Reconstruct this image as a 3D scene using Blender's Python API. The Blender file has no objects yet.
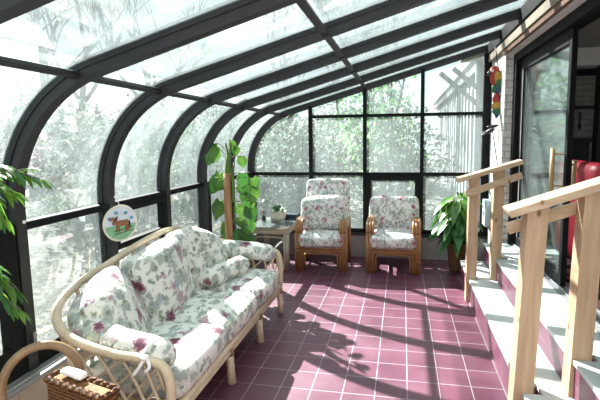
import bpy, math, random
from mathutils import Vector, Matrix, noise, Quaternion
PI = math.pi
col = bpy.context.scene.collection
S = bpy.context.scene
rnd = random.Random(7)

# ------------------------------------------------------------------ mesh builder
class MB:
    def __init__(s): s.v, s.f, s.sm = [], [], []
    def add(s, vs, fs, smooth=False):
        n = len(s.v); s.v += [tuple(p) for p in vs]
        s.f += [tuple(i + n for i in f) for f in fs]; s.sm += [smooth] * len(fs); return s
    def box(s, a, b, rot=None, piv=None):
        (x0, y0, z0), (x1, y1, z1) = a, b
        vs = [Vector(p) for p in ((x0,y0,z0),(x1,y0,z0),(x1,y1,z0),(x0,y1,z0),(x0,y0,z1),(x1,y0,z1),(x1,y1,z1),(x0,y1,z1))]
        if rot is not None:
            p = Vector(piv) if piv is not None else (Vector(a) + Vector(b)) / 2
            vs = [rot @ (v - p) + p for v in vs]
        return s.add(vs, [(0,3,2,1),(4,5,6,7),(0,1,5,4),(1,2,6,5),(2,3,7,6),(3,0,4,7)])
    def rbox(s, a, b, r=.004, rot=None, piv=None):          # box with chamfered edges
        a, b = Vector(a), Vector(b); c = (a + b) / 2; h = (b - a) / 2
        r = min(r, h.x * .9, h.y * .9, h.z * .9); vs, idx = [], {}
        for sx in (-1, 1):
            for sy in (-1, 1):
                for sz in (-1, 1):
                    for k in range(3):
                        o = Vector((sx*h.x, sy*h.y, sz*h.z)); sg = (sx, sy, sz)
                        for j in range(3):
                            if j != k: o[j] -= sg[j] * r
                        idx[(sx,sy,sz,k)] = len(vs); vs.append(c + o)
        fs = []
        for k in range(3):
            i, j = (k + 1) % 3, (k + 2) % 3
            for sg in (-1, 1):
                q = []
                for (p, t) in ((-1,-1),(1,-1),(1,1),(-1,1)):
                    t3 = [0,0,0]; t3[k] = sg; t3[i] = p; t3[j] = t; q.append(idx[(*t3, k)])
                fs.append(q if sg > 0 else q[::-1])
        for k in range(3):
            i, j = (k + 1) % 3, (k + 2) % 3
            for si in (-1, 1):
                for sj in (-1, 1):
                    t0 = [0,0,0]; t1 = [0,0,0]; t0[k] = -1; t1[k] = 1
                    for t in (t0, t1): t[i] = si; t[j] = sj
                    q = [idx[(*t0,i)], idx[(*t1,i)], idx[(*t1,j)], idx[(*t0,j)]]
                    fs.append(q if si*sj < 0 else q[::-1])
        for sx in (-1, 1):
            for sy in (-1, 1):
                for sz in (-1, 1):
                    q = [idx[(sx,sy,sz,0)], idx[(sx,sy,sz,1)], idx[(sx,sy,sz,2)]]
                    fs.append(q if sx*sy*sz > 0 else q[::-1])
        if rot is not None:
            p = Vector(piv) if piv is not None else c
            vs = [rot @ (v - p) + p for v in vs]
        return s.add(vs, fs)
    def tube(s, pts, r, n=8, caps=True, closed=False, smooth=True):
        pts = [Vector(p) for p in pts]; m = len(pts)
        rs = r if isinstance(r, (list, tuple)) else [r] * m
        ups = None; vs = []
        for i, p in enumerate(pts):
            if closed: t = pts[(i+1) % m] - pts[i-1]
            else: t = pts[min(i+1, m-1)] - pts[max(i-1, 0)]
            if t.length < 1e-9: t = Vector((0,0,1))
            t.normalize()
            if ups is None:
                ups = t.cross(Vector((0,0,1)) if abs(t.z) < .9 else Vector((1,0,0))).normalized()
            ups = (ups - t * ups.dot(t))
            ups = ups.normalized() if ups.length > 1e-6 else t.orthogonal().normalized()
            w = t.cross(ups)
            for k in range(n):
                a = 2*PI*k/n; vs.append(p + (ups*math.cos(a) + w*math.sin(a)) * rs[i])
        fs = []
        for i in range(m if closed else m - 1):
            j = (i + 1) % m
            for k in range(n):
                fs.append((i*n+k, i*n+(k+1) % n, j*n+(k+1) % n, j*n+k))
        s.add(vs, fs, smooth)
        if caps and not closed:
            b = len(s.v) - m*n
            s.f += [tuple(b+k for k in range(n))[::-1], tuple(b+(m-1)*n+k for k in range(n))]; s.sm += [False]*2
        return s
    def lathe(s, prof, c=(0,0,0), n=24, smooth=True):
        vs = [(c[0]+r*math.cos(2*PI*k/n), c[1]+r*math.sin(2*PI*k/n), c[2]+z) for r, z in prof for k in range(n)]
        fs = [(i*n+k, i*n+(k+1) % n, (i+1)*n+(k+1) % n, (i+1)*n+k) for i in range(len(prof)-1) for k in range(n)]
        return s.add(vs, fs, smooth)
    def ell(s, c, r, nu=14, nv=9, rot=None):
        c = Vector(c); vs = []
        for i in range(nv+1):
            th = PI*i/nv
            for k in range(nu):
                ph = 2*PI*k/nu
                p = Vector((r[0]*math.sin(th)*math.cos(ph), r[1]*math.sin(th)*math.sin(ph), r[2]*math.cos(th)))
                vs.append(c + (rot @ p if rot is not None else p))
        fs = [(i*nu+k, (i+1)*nu+k, (i+1)*nu+(k+1) % nu, i*nu+(k+1) % nu) for i in range(nv) for k in range(nu)]
        return s.add(vs, fs, True)
    def prism(s, poly, d):                                   # polygon (3d points) extruded by vector d
        poly = [Vector(p) for p in poly]; d = Vector(d); n = len(poly)
        return s.add(poly + [p + d for p in poly], [tuple(range(n))[::-1], tuple(range(n, 2*n))] + [(i, (i+1) % n, n+(i+1) % n, n+i) for i in range(n)])
    def leaf(s, base, direc, up, L, W, droop=.3, heart=False, nseg=6, fold=.15):
        d = Vector(direc).normalized(); up = Vector(up)
        side = d.cross(up)
        side = side.normalized() if side.length > 1e-5 else d.orthogonal().normalized()
        nrm = side.cross(d).normalized(); vs, fs = [], []
        for i in range(nseg+1):
            t = i/nseg
            w = (math.sin(PI*min(1, t*.86+.14))**.8 * (1.15-.45*t)) if heart else math.sin(PI*min(.999, t*.94+.05))**.9
            if i == nseg: w = .02
            if heart and i == 0: w = .55
            p = Vector(base) + d*(L*t) - Vector((0,0,1))*(droop*L*t*t)
            vs += [p + side*(W*.5*w) + nrm*(fold*W*w), p, p - side*(W*.5*w) + nrm*(fold*W*w)]
            if heart and i == 0:
                vs[-3] -= d*(L*.12); vs[-1] -= d*(L*.12)
        for i in range(nseg):
            a = i*3; fs += [(a, a+1, a+4, a+3), (a+1, a+2, a+5, a+4)]
        return s.add(vs, fs, True)
    def build(s, name, mat, parent=None, loc=None):
        me = bpy.data.meshes.new(name); me.from_pydata([tuple(p) for p in s.v], [], s.f)
        me.polygons.foreach_set('use_smooth', s.sm); me.update()
        if mat: me.materials.append(mat)
        o = bpy.data.objects.new(name, me); col.objects.link(o)
        if parent: o.parent = parent
        if loc: o.location = loc
        return o

def tag(o, label=None, cat=None, group=None, kind=None):
    if label: o['label'] = label
    if cat: o['category'] = cat
    if group: o['group'] = group
    if kind: o['kind'] = kind
    return o
def empty(name, loc=(0,0,0), rz=0, **k):
    o = bpy.data.objects.new(name, None); col.objects.link(o); o.location = loc; o.rotation_euler = (0,0,rz)
    o.empty_display_size = .1
    return tag(o, **k)
def struct(mb, name, mat, parent=None):
    o = mb.build(name, mat, parent)
    if parent is None: o['kind'] = 'structure'
    return o
def arc(c, r, a0, a1, n, ax=(0, 2), base=(0,0,0)):
    out = []
    for i in range(n+1):
        a = a0 + (a1-a0)*i/n; p = list(base); p[ax[0]] = c[0] + r*math.cos(a); p[ax[1]] = c[1] + r*math.sin(a); out.append(tuple(p))
    return out
def smooth_path(pts, sub=6):
    pts = [Vector(p) for p in pts]; P = [pts[0]*2-pts[1]] + pts + [pts[-1]*2-pts[-2]]; out = []
    for i in range(1, len(P)-2):
        a, b, c, d = P[i-1:i+3]
        for k in range(sub):
            t = k/sub
            out.append(.5*((2*b) + (c-a)*t + (2*a-5*b+4*c-d)*t*t + (3*b-a-3*c+d)*t**3))
    return out + [pts[-1]]

# ------------------------------------------------------------------ materials
def nm(name):
    m = bpy.data.materials.new(name); m.use_nodes = True; nt = m.node_tree; nt.nodes.clear()
    out = nt.nodes.new('ShaderNodeOutputMaterial'); return m, nt, out
def N(nt, t, **k):
    n = nt.nodes.new(t)
    for a, b in k.items():
        if a.startswith('i_'):
            key = a[2:].replace('_', ' '); n.inputs[int(key) if key.isdigit() else key].default_value = b
        else: setattr(n, a, b)
    return n
def ramp(nt, src, stops, interp='LINEAR'):
    r = N(nt, 'ShaderNodeValToRGB'); r.color_ramp.interpolation = interp
    e = r.color_ramp.elements
    while len(e) > 1: e.remove(e[-1])
    e[0].position = stops[0][0]; e[0].color = (*stops[0][1], 1) if isinstance(stops[0][1], tuple) else (stops[0][1],)*3 + (1,)
    for p, c in stops[1:]:
        q = e.new(p); q.color = (*c, 1) if isinstance(c, tuple) else (c,)*3 + (1,)
    nt.links.new(src, r.inputs[0]); return r.outputs[0]
def mixc(nt, fac, a, b, mode='MIX'):
    m = N(nt, 'ShaderNodeMix', data_type='RGBA', blend_type=mode)
    for sock, val in ((m.inputs[0], fac), (m.inputs[6], a), (m.inputs[7], b)):
        if hasattr(val, 'links'): nt.links.new(val, sock)
        else: sock.default_value = val if isinstance(val, (int, float)) else (*val, 1)
    return m.outputs[2]
def math_(nt, op, a, b=0., c=0.):
    m = N(nt, 'ShaderNodeMath', operation=op)
    for i, val in enumerate((a, b, c)):
        if hasattr(val, 'links'): nt.links.new(val, m.inputs[i])
        else: m.inputs[i].default_value = val
    return m.outputs[0]
def coords(nt, kind='Object', scale=(1,1,1), loc=(0,0,0), rot=(0,0,0)):
    t = N(nt, 'ShaderNodeTexCoord'); mp = N(nt, 'ShaderNodeMapping')
    mp.inputs['Scale'].default_value = scale; mp.inputs['Location'].default_value = loc; mp.inputs['Rotation'].default_value = rot
    nt.links.new(t.outputs[kind], mp.inputs[0]); return mp.outputs[0]
def noise_(nt, vec, scale, detail=3, rough=.5, out='Fac'):
    n = N(nt, 'ShaderNodeTexNoise'); n.inputs['Scale'].default_value = scale; n.inputs['Detail'].default_value = detail; n.inputs['Roughness'].default_value = rough
    nt.links.new(vec, n.inputs['Vector']); return n.outputs[out]
def principled(nt, out, colr, rough=.5, spec=.5, metal=0., bump=None, bdist=.002, **k):
    p = N(nt, 'ShaderNodeBsdfPrincipled')
    if hasattr(colr, 'links'): nt.links.new(colr, p.inputs['Base Color'])
    else: p.inputs['Base Color'].default_value = (*colr, 1)
    if hasattr(rough, 'links'): nt.links.new(rough, p.inputs['Roughness'])
    else: p.inputs['Roughness'].default_value = rough
    p.inputs['Specular IOR Level'].default_value = spec; p.inputs['Metallic'].default_value = metal
    for a, b in k.items(): p.inputs[a.replace('_', ' ')].default_value = b
    if bump is not None:
        b = N(nt, 'ShaderNodeBump'); b.inputs['Distance'].default_value = bdist; nt.links.new(bump, b.inputs['Height']); nt.links.new(b.outputs[0], p.inputs['Normal'])
    nt.links.new(p.outputs[0], out.inputs[0]); return p
def plain(name, c, rough=.5, spec=.5, var=.15, scale=20, metal=0., bump=0., stretch=(1,1,1)):
    m, nt, out = nm(name); v = coords(nt, 'Object', stretch); n = noise_(nt, v, scale, 4)
    c2 = tuple(x*(1-var) for x in c); c3 = tuple(min(1, x*(1+var)) for x in c)
    cr = ramp(nt, n, [(.3, c2), (.7, c3)])
    principled(nt, out, cr, rough, spec, metal, n if bump else None, bump); return m

M = {}
M['alu'] = plain('bronze aluminium', (.016,.017,.019), .5, .35, .25, 8)
M['alu2'] = plain('dark anodised frame', (.008,.009,.01), .65, .1, .2, 8)
M['door_black'] = plain('door black', (.005,.005,.006), .6, .15)
M['black'] = plain('black', (.012,.012,.013), .5)
M['sill'] = plain('weathered grey sill', (.2,.21,.22), .45, .5, .3, 6)
M['bright_metal'] = plain('bright aluminium', (.7,.7,.7), .35, .5, .1, 10, .8)
M['plaster'] = plain('grey painted knee wall', (.24,.24,.25), .8, .3, .12, 5)
M['cream'] = plain('cream painted beam', (.2,.175,.135), .6, .4, .12, 6)
M['brown'] = plain('stained brown trim', (.1,.045,.022), .55, .4, .3, 6, 0, 0, (1,.2,1))
M['white'] = plain('white paint', (.8,.8,.78), .5, .4, .05)
M['paper'] = plain('white paper', (.85,.84,.82), .8, .2, .05)
M['blue_grey'] = plain('blue grey box', (.3,.36,.4), .5, .4, .08)
M['red'] = plain('red upholstery', (.36,.01,.03), .45, .5, .25, 4)
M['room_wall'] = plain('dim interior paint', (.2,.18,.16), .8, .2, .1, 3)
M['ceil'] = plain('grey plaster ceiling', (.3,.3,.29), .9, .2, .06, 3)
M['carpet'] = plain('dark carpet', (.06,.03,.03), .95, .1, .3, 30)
M['stone'] = plain('pale grey stone tread', (.46,.5,.49), .5, .4, .14, 4, 0, .001)
M['tieband'] = plain('white cotton tie', (.85,.85,.85), .9, .1, .05)
M['pot_white'] = plain('cream ceramic', (.72,.68,.58), .35, .5, .06)
M['soil'] = plain('soil', (.03,.02,.014), .95, .1, .4, 40)
M['book'] = plain('dark blue cover', (.03,.045,.06), .35, .5, .2, 6)
M['pages'] = plain('pages', (.7,.68,.6), .8, .2, .08, 60, 0, 0, (.1,.1,8))
M['glossblack'] = plain('black iron', (.01,.01,.01), .35, .5, .1)
M['stem'] = plain('green stem', (.1,.18,.04), .6, .3, .2)
M['brass'] = plain('wooden pull', (.4,.27,.13), .45, .5, .2, 12, 0, 0, (1,1,.2))

def wood(name, c1, c2, ax=2, rough=.55, knots=True):
    m, nt, out = nm(name)
    sc = [14, 14, 14]; sc[ax] = .9
    v = coords(nt, 'Object', tuple(sc)); n = noise_(nt, v, 2.2, 5, .6)
    c = ramp(nt, n, [(.3, c1), (.55, c2), (.75, tuple(x*.82 for x in c2))])
    if knots:
        v2 = coords(nt, 'Object', (9, 9, 5)); vo = N(nt, 'ShaderNodeTexVoronoi'); vo.inputs['Scale'].default_value = 1.; nt.links.new(v2, vo.inputs['Vector'])
        k = ramp(nt, vo.outputs['Distance'], [(.05, 1.), (.14, 0.)]); c = mixc(nt, k, c, (.16,.07,.03))
    principled(nt, out, c, rough, .35, 0, n, .001); return m
M['lumber'] = wood('pine post', (.56,.39,.26), (.45,.3,.19), 2)
M['lumber_x'] = wood('pine rail', (.6,.46,.32), (.5,.36,.24), 0)
M['pole_wood'] = wood('pole bark', (.5,.3,.16), (.3,.16,.08), 2, .8)
def rattan(name, c1, c2, rough=.4):
    m, nt, out = nm(name); v = coords(nt, 'Object'); n = noise_(nt, v, 9, 4); n2 = noise_(nt, v, 60, 2)
    c = ramp(nt, n, [(.3, c1), (.7, c2)]); c = mixc(nt, math_(nt, 'MULTIPLY', n2, .35), c, tuple(x*.55 for x in c1))
    principled(nt, out, c, rough, .45, 0, n2, .001); return m
M['rattan'] = rattan('honey rattan', (.25,.115,.045), (.36,.18,.075))
M['rattan_pale'] = rattan('pale rattan', (.56,.44,.3), (.7,.6,.45))
M['rattan_bark'] = rattan('tan cane', (.22,.13,.065), (.34,.23,.13))
M['whitewash'] = rattan('whitewashed cane', (.4,.33,.24), (.56,.5,.4))
def wicker(name, c1, c2):
    m, nt, out = nm(name); v = coords(nt, 'Object', (1,1,1)); 
    w = N(nt, 'ShaderNodeTexWave', wave_type='BANDS', bands_direction='Z'); w.inputs['Scale'].default_value = 22; w.inputs['Distortion'].default_value = 2.5; w.inputs['Detail'].default_value = 2; w.inputs['Detail Scale'].default_value = 3
    nt.links.new(v, w.inputs['Vector']); n = noise_(nt, v, 45, 3)
    h = math_(nt, 'MULTIPLY', w.outputs['Fac'], n)
    c = ramp(nt, h, [(.1, c1), (.6, c2)]); principled(nt, out, c, .75, .2, 0, h, .008); return m
M['wicker_dark'] = wicker('dark brown wicker', (.05,.02,.008), (.27,.125,.05))
M['wicker_pot'] = wicker('brown wicker pot', (.07,.035,.015), (.25,.14,.07))

def fabric(name, flower_scale, base=(.68,.68,.63), pink=(.12,.022,.055)):
    m, nt, out = nm(name); v = coords(nt, 'Object')
    nz = N(nt, 'ShaderNodeTexNoise'); nz.inputs['Scale'].default_value = 20; nz.inputs['Detail'].default_value = 3; nt.links.new(v, nz.inputs['Vector'])
    wv = N(nt, 'ShaderNodeVectorMath', operation='MULTIPLY_ADD'); nt.links.new(nz.outputs['Color'], wv.inputs[0]); wv.inputs[1].default_value = (.085,.085,.085); nt.links.new(v, wv.inputs[2])
    def voro(sc, off, wx=1.):
        mp = N(nt, 'ShaderNodeMapping'); mp.inputs['Location'].default_value = off; mp.inputs['Scale'].default_value = (wx,1,1); nt.links.new(wv.outputs[0], mp.inputs[0])
        o = N(nt, 'ShaderNodeTexVoronoi'); o.inputs['Scale'].default_value = sc; nt.links.new(mp.outputs[0], o.inputs['Vector']); return o
    c = base
    fn = noise_(nt, v, flower_scale*7, 3)
    # grey green foliage in two soft layers
    for sc, off, st, thr, cols, st2 in ((1.15, (3.1,1.7,.4), 1.5, .22, ((.1,.135,.08), (.29,.34,.27), (.2,.26,.28)), .8), (2.3, (7.3,2.9,5.), 1.7, .38, ((.05,.075,.04), (.16,.21,.14), (.28,.33,.35)), .85)):
        a = voro(flower_scale*sc, off, st); sep = N(nt, 'ShaderNodeSeparateColor'); nt.links.new(a.outputs['Color'], sep.inputs[0])
        d = math_(nt, 'MULTIPLY_ADD', fn, .34, a.outputs['Distance'])
        mk = math_(nt, 'MULTIPLY', ramp(nt, d, [(.52, st2), (.76, 0.)]), ramp(nt, sep.outputs[0], [(thr, 0.), (thr+.08, 1.)]))
        lc = ramp(nt, math_(nt, 'MULTIPLY_ADD', fn, .8, math_(nt, 'MULTIPLY', sep.outputs[1], .5)), [(.25, cols[0]), (.5, cols[1]), (.85, cols[2])])
        c = mixc(nt, mk, c, lc)
    # burgundy roses, petals broken up
    b = voro(flower_scale*.95, (0,0,0)); sp = N(nt, 'ShaderNodeSeparateColor'); nt.links.new(b.outputs['Color'], sp.inputs[0])
    d = math_(nt, 'MULTIPLY_ADD', fn, .5, math_(nt, 'ADD', b.outputs['Distance'], -.2))
    mk = math_(nt, 'MULTIPLY', ramp(nt, d, [(.34, .95), (.46, 0.)]), ramp(nt, sp.outputs[0], [(.5, 0.), (.53, 1.)]))
    fc = ramp(nt, d, [(.05, tuple(x*.5 for x in pink)), (.2, pink), (.34, tuple(min(1, x*1.6+.08) for x in pink))])
    fc = mixc(nt, ramp(nt, sp.outputs[2], [(.68, 0.), (.72, .7)]), fc, (.5,.34,.38))
    c = mixc(nt, mk, c, fc)
    fine = noise_(nt, v, 5, 3)
    principled(nt, out, c, .85, .2, 0, fine, .01, Sheen_Weight=.15); return m
M['fabric'] = fabric('floral chintz', 9.)
M['fabric_small'] = fabric('small floral print', 14., (.68,.67,.67), (.22,.06,.085))

def tiles(name, rows='floor'):
    m, nt, out = nm(name); v = coords(nt, 'Object', (1,1,1), (-.0414+2, -2.6996+4, 0)) if rows == 'floor' else None
    if rows != 'floor':
        t = N(nt, 'ShaderNodeTexCoord'); sp = N(nt, 'ShaderNodeSeparateXYZ'); nt.links.new(t.outputs['Object'], sp.inputs[0])
        cb = N(nt, 'ShaderNodeCombineXYZ'); nt.links.new(sp.outputs[1], cb.inputs[0]); nt.links.new(sp.outputs[2], cb.inputs[1]); v = cb.outputs[0]
    b = N(nt, 'ShaderNodeTexBrick', offset=0., offset_frequency=1, squash=1.); nt.links.new(v, b.inputs['Vector'])
    for k, val in (('Scale',1.),('Mortar Size',.003),('Mortar Smooth',.15),('Bias',0.),('Brick Width',.2),('Row Height',.2 if rows == 'floor' else .3)): b.inputs[k].default_value = val
    if rows == 'floor': c1, c2, mo = (.068,.013,.034), (.09,.019,.044), (.27,.23,.26)
    elif rows == 'riser': c1, c2, mo = (.11,.025,.055), (.135,.033,.066), (.22,.15,.18)
    else: c1, c2, mo = (.42,.37,.3), (.46,.41,.34), (.25,.22,.19)
    b.inputs['Color1'].default_value = (*c1,1); b.inputs['Color2'].default_value = (*c2,1); b.inputs['Mortar'].default_value = (*mo,1)
    vo = coords(nt, 'Object'); n = noise_(nt, vo, 3, 4); n2 = noise_(nt, vo, 30, 3)
    c = mixc(nt, ramp(nt, n, [(.35, 0.), (.75, .35)]), b.outputs['Color'], tuple(min(1, x*1.5+.02) for x in c2))
    r = math_(nt, 'ADD', math_(nt, 'MULTIPLY', n, .25), math_(nt, 'MULTIPLY_ADD', b.outputs['Fac'], .2, .32))
    h = math_(nt, 'MULTIPLY_ADD', b.outputs['Fac'], -1., math_(nt, 'MULTIPLY', n2, .15))
    principled(nt, out, c, r, .75, 0, h, .0015); return m
M['tile'] = tiles('oxblood quarry tile'); M['riser'] = tiles('oxblood riser tile', 'riser'); M['tan_tile'] = tiles('tan wall tile', 'tan')
def brick(name, c1, c2, mo, ax='y', bump=.012, w=.21, h=.075):
    m, nt, out = nm(name); t = N(nt, 'ShaderNodeTexCoord'); sp = N(nt, 'ShaderNodeSeparateXYZ'); nt.links.new(t.outputs['Object'], sp.inputs[0])
    cb = N(nt, 'ShaderNodeCombineXYZ'); nt.links.new(math_(nt, 'ADD', sp.outputs[0], sp.outputs[1]), cb.inputs[0]); nt.links.new(sp.outputs[2], cb.inputs[1])
    b = N(nt, 'ShaderNodeTexBrick'); nt.links.new(cb.outputs[0], b.inputs['Vector'])
    for k, val in (('Scale',1.),('Mortar Size',.008),('Mortar Smooth',.3),('Brick Width',w),('Row Height',h)): b.inputs[k].default_value = val
    b.inputs['Color1'].default_value = (*c1,1); b.inputs['Color2'].default_value = (*c2,1); b.inputs['Mortar'].default_value = (*mo,1)
    n = noise_(nt, t.outputs['Object'], 25, 4); hh = math_(nt, 'MULTIPLY_ADD', b.outputs['Fac'], -1., math_(nt, 'MULTIPLY', n, .9))
    c = mixc(nt, ramp(nt, n, [(.4, 0.), (.75, .3)]), b.outputs['Color'], tuple(x*.6 for x in c2))
    principled(nt, out, c, .8, .25, 0, hh, bump); return m
M['brick'] = brick('white washed brick', (.74,.73,.71), (.66,.65,.63), (.5,.49,.47), 'y', .025)
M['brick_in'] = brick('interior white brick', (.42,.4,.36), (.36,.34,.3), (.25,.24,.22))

def glass(name, lo, hi, scale=2.2, tint=(.93,.97,.96), streak=(1,1,.35), refl=.6):
    m, nt, out = nm(name); v = coords(nt, 'Object', streak)
    n = noise_(nt, v, scale, 7, .65); n2 = noise_(nt, v, scale*9, 4, .6)
    f = ramp(nt, math_(nt, 'MULTIPLY_ADD', n2, .35, math_(nt, 'MULTIPLY', n, .75)), [(.38, lo), (.72, hi)])
    tr = N(nt, 'ShaderNodeBsdfTransparent'); tr.inputs[0].default_value = (*tint, 1)
    df = N(nt, 'ShaderNodeBsdfDiffuse'); df.inputs[0].default_value = (.7,.82,.84,1)
    tl = N(nt, 'ShaderNodeBsdfTranslucent'); tl.inputs[0].default_value = (.73,.86,.88,1)
    a = N(nt, 'ShaderNodeMixShader'); a.inputs[0].default_value = .6; nt.links.new(df.outputs[0], a.inputs[1]); nt.links.new(tl.outputs[0], a.inputs[2])
    b = N(nt, 'ShaderNodeMixShader'); nt.links.new(f, b.inputs[0]); nt.links.new(tr.outputs[0], b.inputs[1]); nt.links.new(a.outputs[0], b.inputs[2])
    gl = N(nt, 'ShaderNodeBsdfGlossy'); gl.inputs['Roughness'].default_value = .03; gl.inputs[0].default_value = (1,1,1,1)
    fr = N(nt, 'ShaderNodeFresnel'); fr.inputs[0].default_value = 1.45
    c = N(nt, 'ShaderNodeMixShader'); nt.links.new(math_(nt, 'MULTIPLY', fr.outputs[0], refl), c.inputs[0]); nt.links.new(b.outputs[0], c.inputs[1]); nt.links.new(gl.outputs[0], c.inputs[2])
    nt.links.new(c.outputs[0], out.inputs[0]); return m
M['glass_roof'] = glass('dusty roof glass', .07, .4, 1.5, (.94,.97,.97), (.5,1.2,1.))
M['glass_curve'] = glass('dusty curved glass', .02, .15, 1.5, (.94,.97,.97), (1,1,.4), .2)
M['glass_wall'] = glass('dusty wall glass', .02, .085, 1.8, (.95,.98,.97), (1,1,.35), .2)
M['glass_back'] = glass('lightly hazed glass', .03, .085, 1.8, (.95,.98,.97), (1,1,.35), .2)
M['glass_door'] = glass('sliding door glass', .05, .16, 3., (.85,.92,.91), (1,1,.4), .55)  # teal haze raised to stand in for the bright garden reflection
M['glass_top'] = glass('table top glass', .25, .45, 3, (.9,.95,.93), (1,1,1), 1.)

def leafmat(name, c1, c2, trans=.45, rough=.4, sc=6):
    m, nt, out = nm(name); v = coords(nt, 'Object'); n = noise_(nt, v, sc, 3); c = ramp(nt, n, [(.3, c1), (.7, c2)])
    p = N(nt, 'ShaderNodeBsdfPrincipled'); nt.links.new(c, p.inputs['Base Color']); p.inputs['Roughness'].default_value = rough; p.inputs['Specular IOR Level'].default_value = .4
    t = N(nt, 'ShaderNodeBsdfTranslucent'); nt.links.new(mixc(nt, 1., c, (1.,1.,.55) if trans > .405 and sc > 2 or sc == 6 else (1.,1.,.95), 'MULTIPLY'), t.inputs[0])
    x = N(nt, 'ShaderNodeMixShader'); x.inputs[0].default_value = trans; nt.links.new(p.outputs[0], x.inputs[1]); nt.links.new(t.outputs[0], x.inputs[2]); nt.links.new(x.outputs[0], out.inputs[0]); return m
M['leaf_bright'] = leafmat('light green leaf', (.12,.27,.03), (.25,.42,.06), .5)
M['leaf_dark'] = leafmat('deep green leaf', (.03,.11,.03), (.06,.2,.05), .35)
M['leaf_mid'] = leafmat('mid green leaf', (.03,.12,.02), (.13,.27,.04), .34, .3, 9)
M['leaf_fig'] = leafmat('fig leaf', (.06,.17,.025), (.16,.32,.05), .45)
M['leaf_purple'] = leafmat('purple leaf', (.08,.02,.06), (.14,.04,.09), .3)
M['twig'] = plain('grey twigs', (.2,.185,.165), .9, .1, .3, 3)
M['bark'] = plain('grey bark', (.11,.1,.095), .9, .1, .35, 5, 0, .01, (1,1,.2))
M['dry_leaf'] = leafmat('pale dry leaf', (.14,.155,.135), (.27,.29,.26), .4, .8, 1.2)
M['hedge_leaf'] = leafmat('grey green leaf', (.085,.12,.095), (.19,.235,.2), .4, .7, 1.)
M['fresh_leaf'] = leafmat('spring green leaf', (.12,.24,.12), (.24,.38,.2), .4, .7, 1.)
def ground_mat():
    m, nt, out = nm('dry leaf litter'); v = coords(nt, 'Object'); n = noise_(nt, v, .6, 5, .6); n2 = noise_(nt, v, 14, 6, .75)
    c = ramp(nt, n2, [(.36, (.03,.03,.028)), (.5, (.12,.12,.11)), (.66, (.34,.35,.33))]); c = mixc(nt, ramp(nt, n, [(.45, 0.), (.65, .5)]), c, (.11,.13,.1))
    principled(nt, out, c, .95, .1, 0, n2, .08); return m
M['ground'] = ground_mat()
M['batten'] = plain('weathered white batten', (.27,.29,.3), .8, .2, .1, 4)
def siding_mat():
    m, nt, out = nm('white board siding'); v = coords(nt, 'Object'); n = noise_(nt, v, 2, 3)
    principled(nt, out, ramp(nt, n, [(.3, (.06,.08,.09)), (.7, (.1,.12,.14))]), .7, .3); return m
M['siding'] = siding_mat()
M['roof_grey'] = plain('grey roof board', (.07,.075,.08), .8, .2, .2, 4)
def flat(name, c, rough=.5): return plain(name, c, rough, .4, .08)

# ------------------------------------------------------------------ camera
cd = bpy.data.cameras.new('camera'); cam = bpy.data.objects.new('camera', cd); col.objects.link(cam); S.camera = cam
cd.sensor_width = 36; cd.lens = 427.51*36/600; cd.shift_x = (300-322.88)/600; cd.shift_y = (185.99-200)/600; cd.clip_start = .05; cd.clip_end = 300
yaw, pitch, roll = -.18482, .10888, -.01142
def _R():
    B = Matrix(((1,0,0),(0,0,-1),(0,1,0)))
    c, s = math.cos(yaw), math.sin(yaw); Rz = Matrix(((c,-s,0),(s,c,0),(0,0,1)))
    c, s = math.cos(pitch), math.sin(pitch); Rx = Matrix(((1,0,0),(0,c,-s),(0,s,c)))
    c, s = math.cos(roll), math.sin(roll); Rr = Matrix(((c,-s,0),(s,c,0),(0,0,1)))
    return Rr @ Rx @ B @ Rz
R_ = _R(); right, down, fwd = R_[0], R_[1], R_[2]
mw = Matrix.Identity(4)
for i in range(3): mw[i][0] = right[i]; mw[i][1] = -down[i]; mw[i][2] = -fwd[i]; mw[i][3] = (0,0,1.5802)[i]
cam.matrix_world = mw

# ------------------------------------------------------------------ light
w = bpy.data.worlds.new('sky'); S.world = w; w.use_nodes = True; nt = w.node_tree; nt.nodes.clear()
sky = nt.nodes.new('ShaderNodeTexSky'); sky.sky_type = 'NISHITA'; sky.sun_disc = False; sky.sun_elevation = math.radians(37.7); sky.dust_density = 3.; sky.air_density = 1.; sky.altitude = 100
sky.sun_rotation = math.atan2(-.947, .88)
hz = nt.nodes.new('ShaderNodeMix'); hz.data_type = 'RGBA'; hz.inputs[0].default_value = .75
bg = nt.nodes.new('ShaderNodeBackground'); wo = nt.nodes.new('ShaderNodeOutputWorld')
SKY_L = 1.22
mulS = nt.nodes.new('ShaderNodeMix'); mulS.data_type = 'RGBA'; mulS.blend_type = 'MULTIPLY'; mulS.inputs[0].default_value = 1.
mulS.inputs[7].default_value = (.12,.12,.12,1)
nt.links.new(sky.outputs[0], mulS.inputs[6]); nt.links.new(mulS.outputs[2], hz.inputs[6]); hz.inputs[7].default_value = (.8,.96,1.,1)
nt.links.new(hz.outputs[2], bg.inputs[0]); bg.inputs[1].default_value = SKY_L; nt.links.new(bg.outputs[0], wo.inputs[0])
sl = bpy.data.lights.new('sun', 'SUN'); sun = bpy.data.objects.new('sun', sl); col.objects.link(sun)
sl.energy = 33.; sl.angle = math.radians(.6); sl.color = (1,.955,.9)
SUN = Vector((.947,-.88,-1)).normalized()
sun.rotation_euler = SUN.to_track_quat('-Z', 'Y').to_euler(); sun.location = (-6, 9, 9)

S.view_settings.view_transform = 'Standard'; S.view_settings.look = 'None'; S.view_settings.exposure = .1; S.view_settings.gamma = 1.; S.view_settings.use_curve_mapping = False
S.cycles.use_denoising = True; S.cycles.max_bounces = 10; S.cycles.transparent_max_bounces = 32; S.cycles.sample_clamp_indirect = 6.
S.cycles.caustics_reflective = False; S.cycles.caustics_refractive = False

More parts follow.
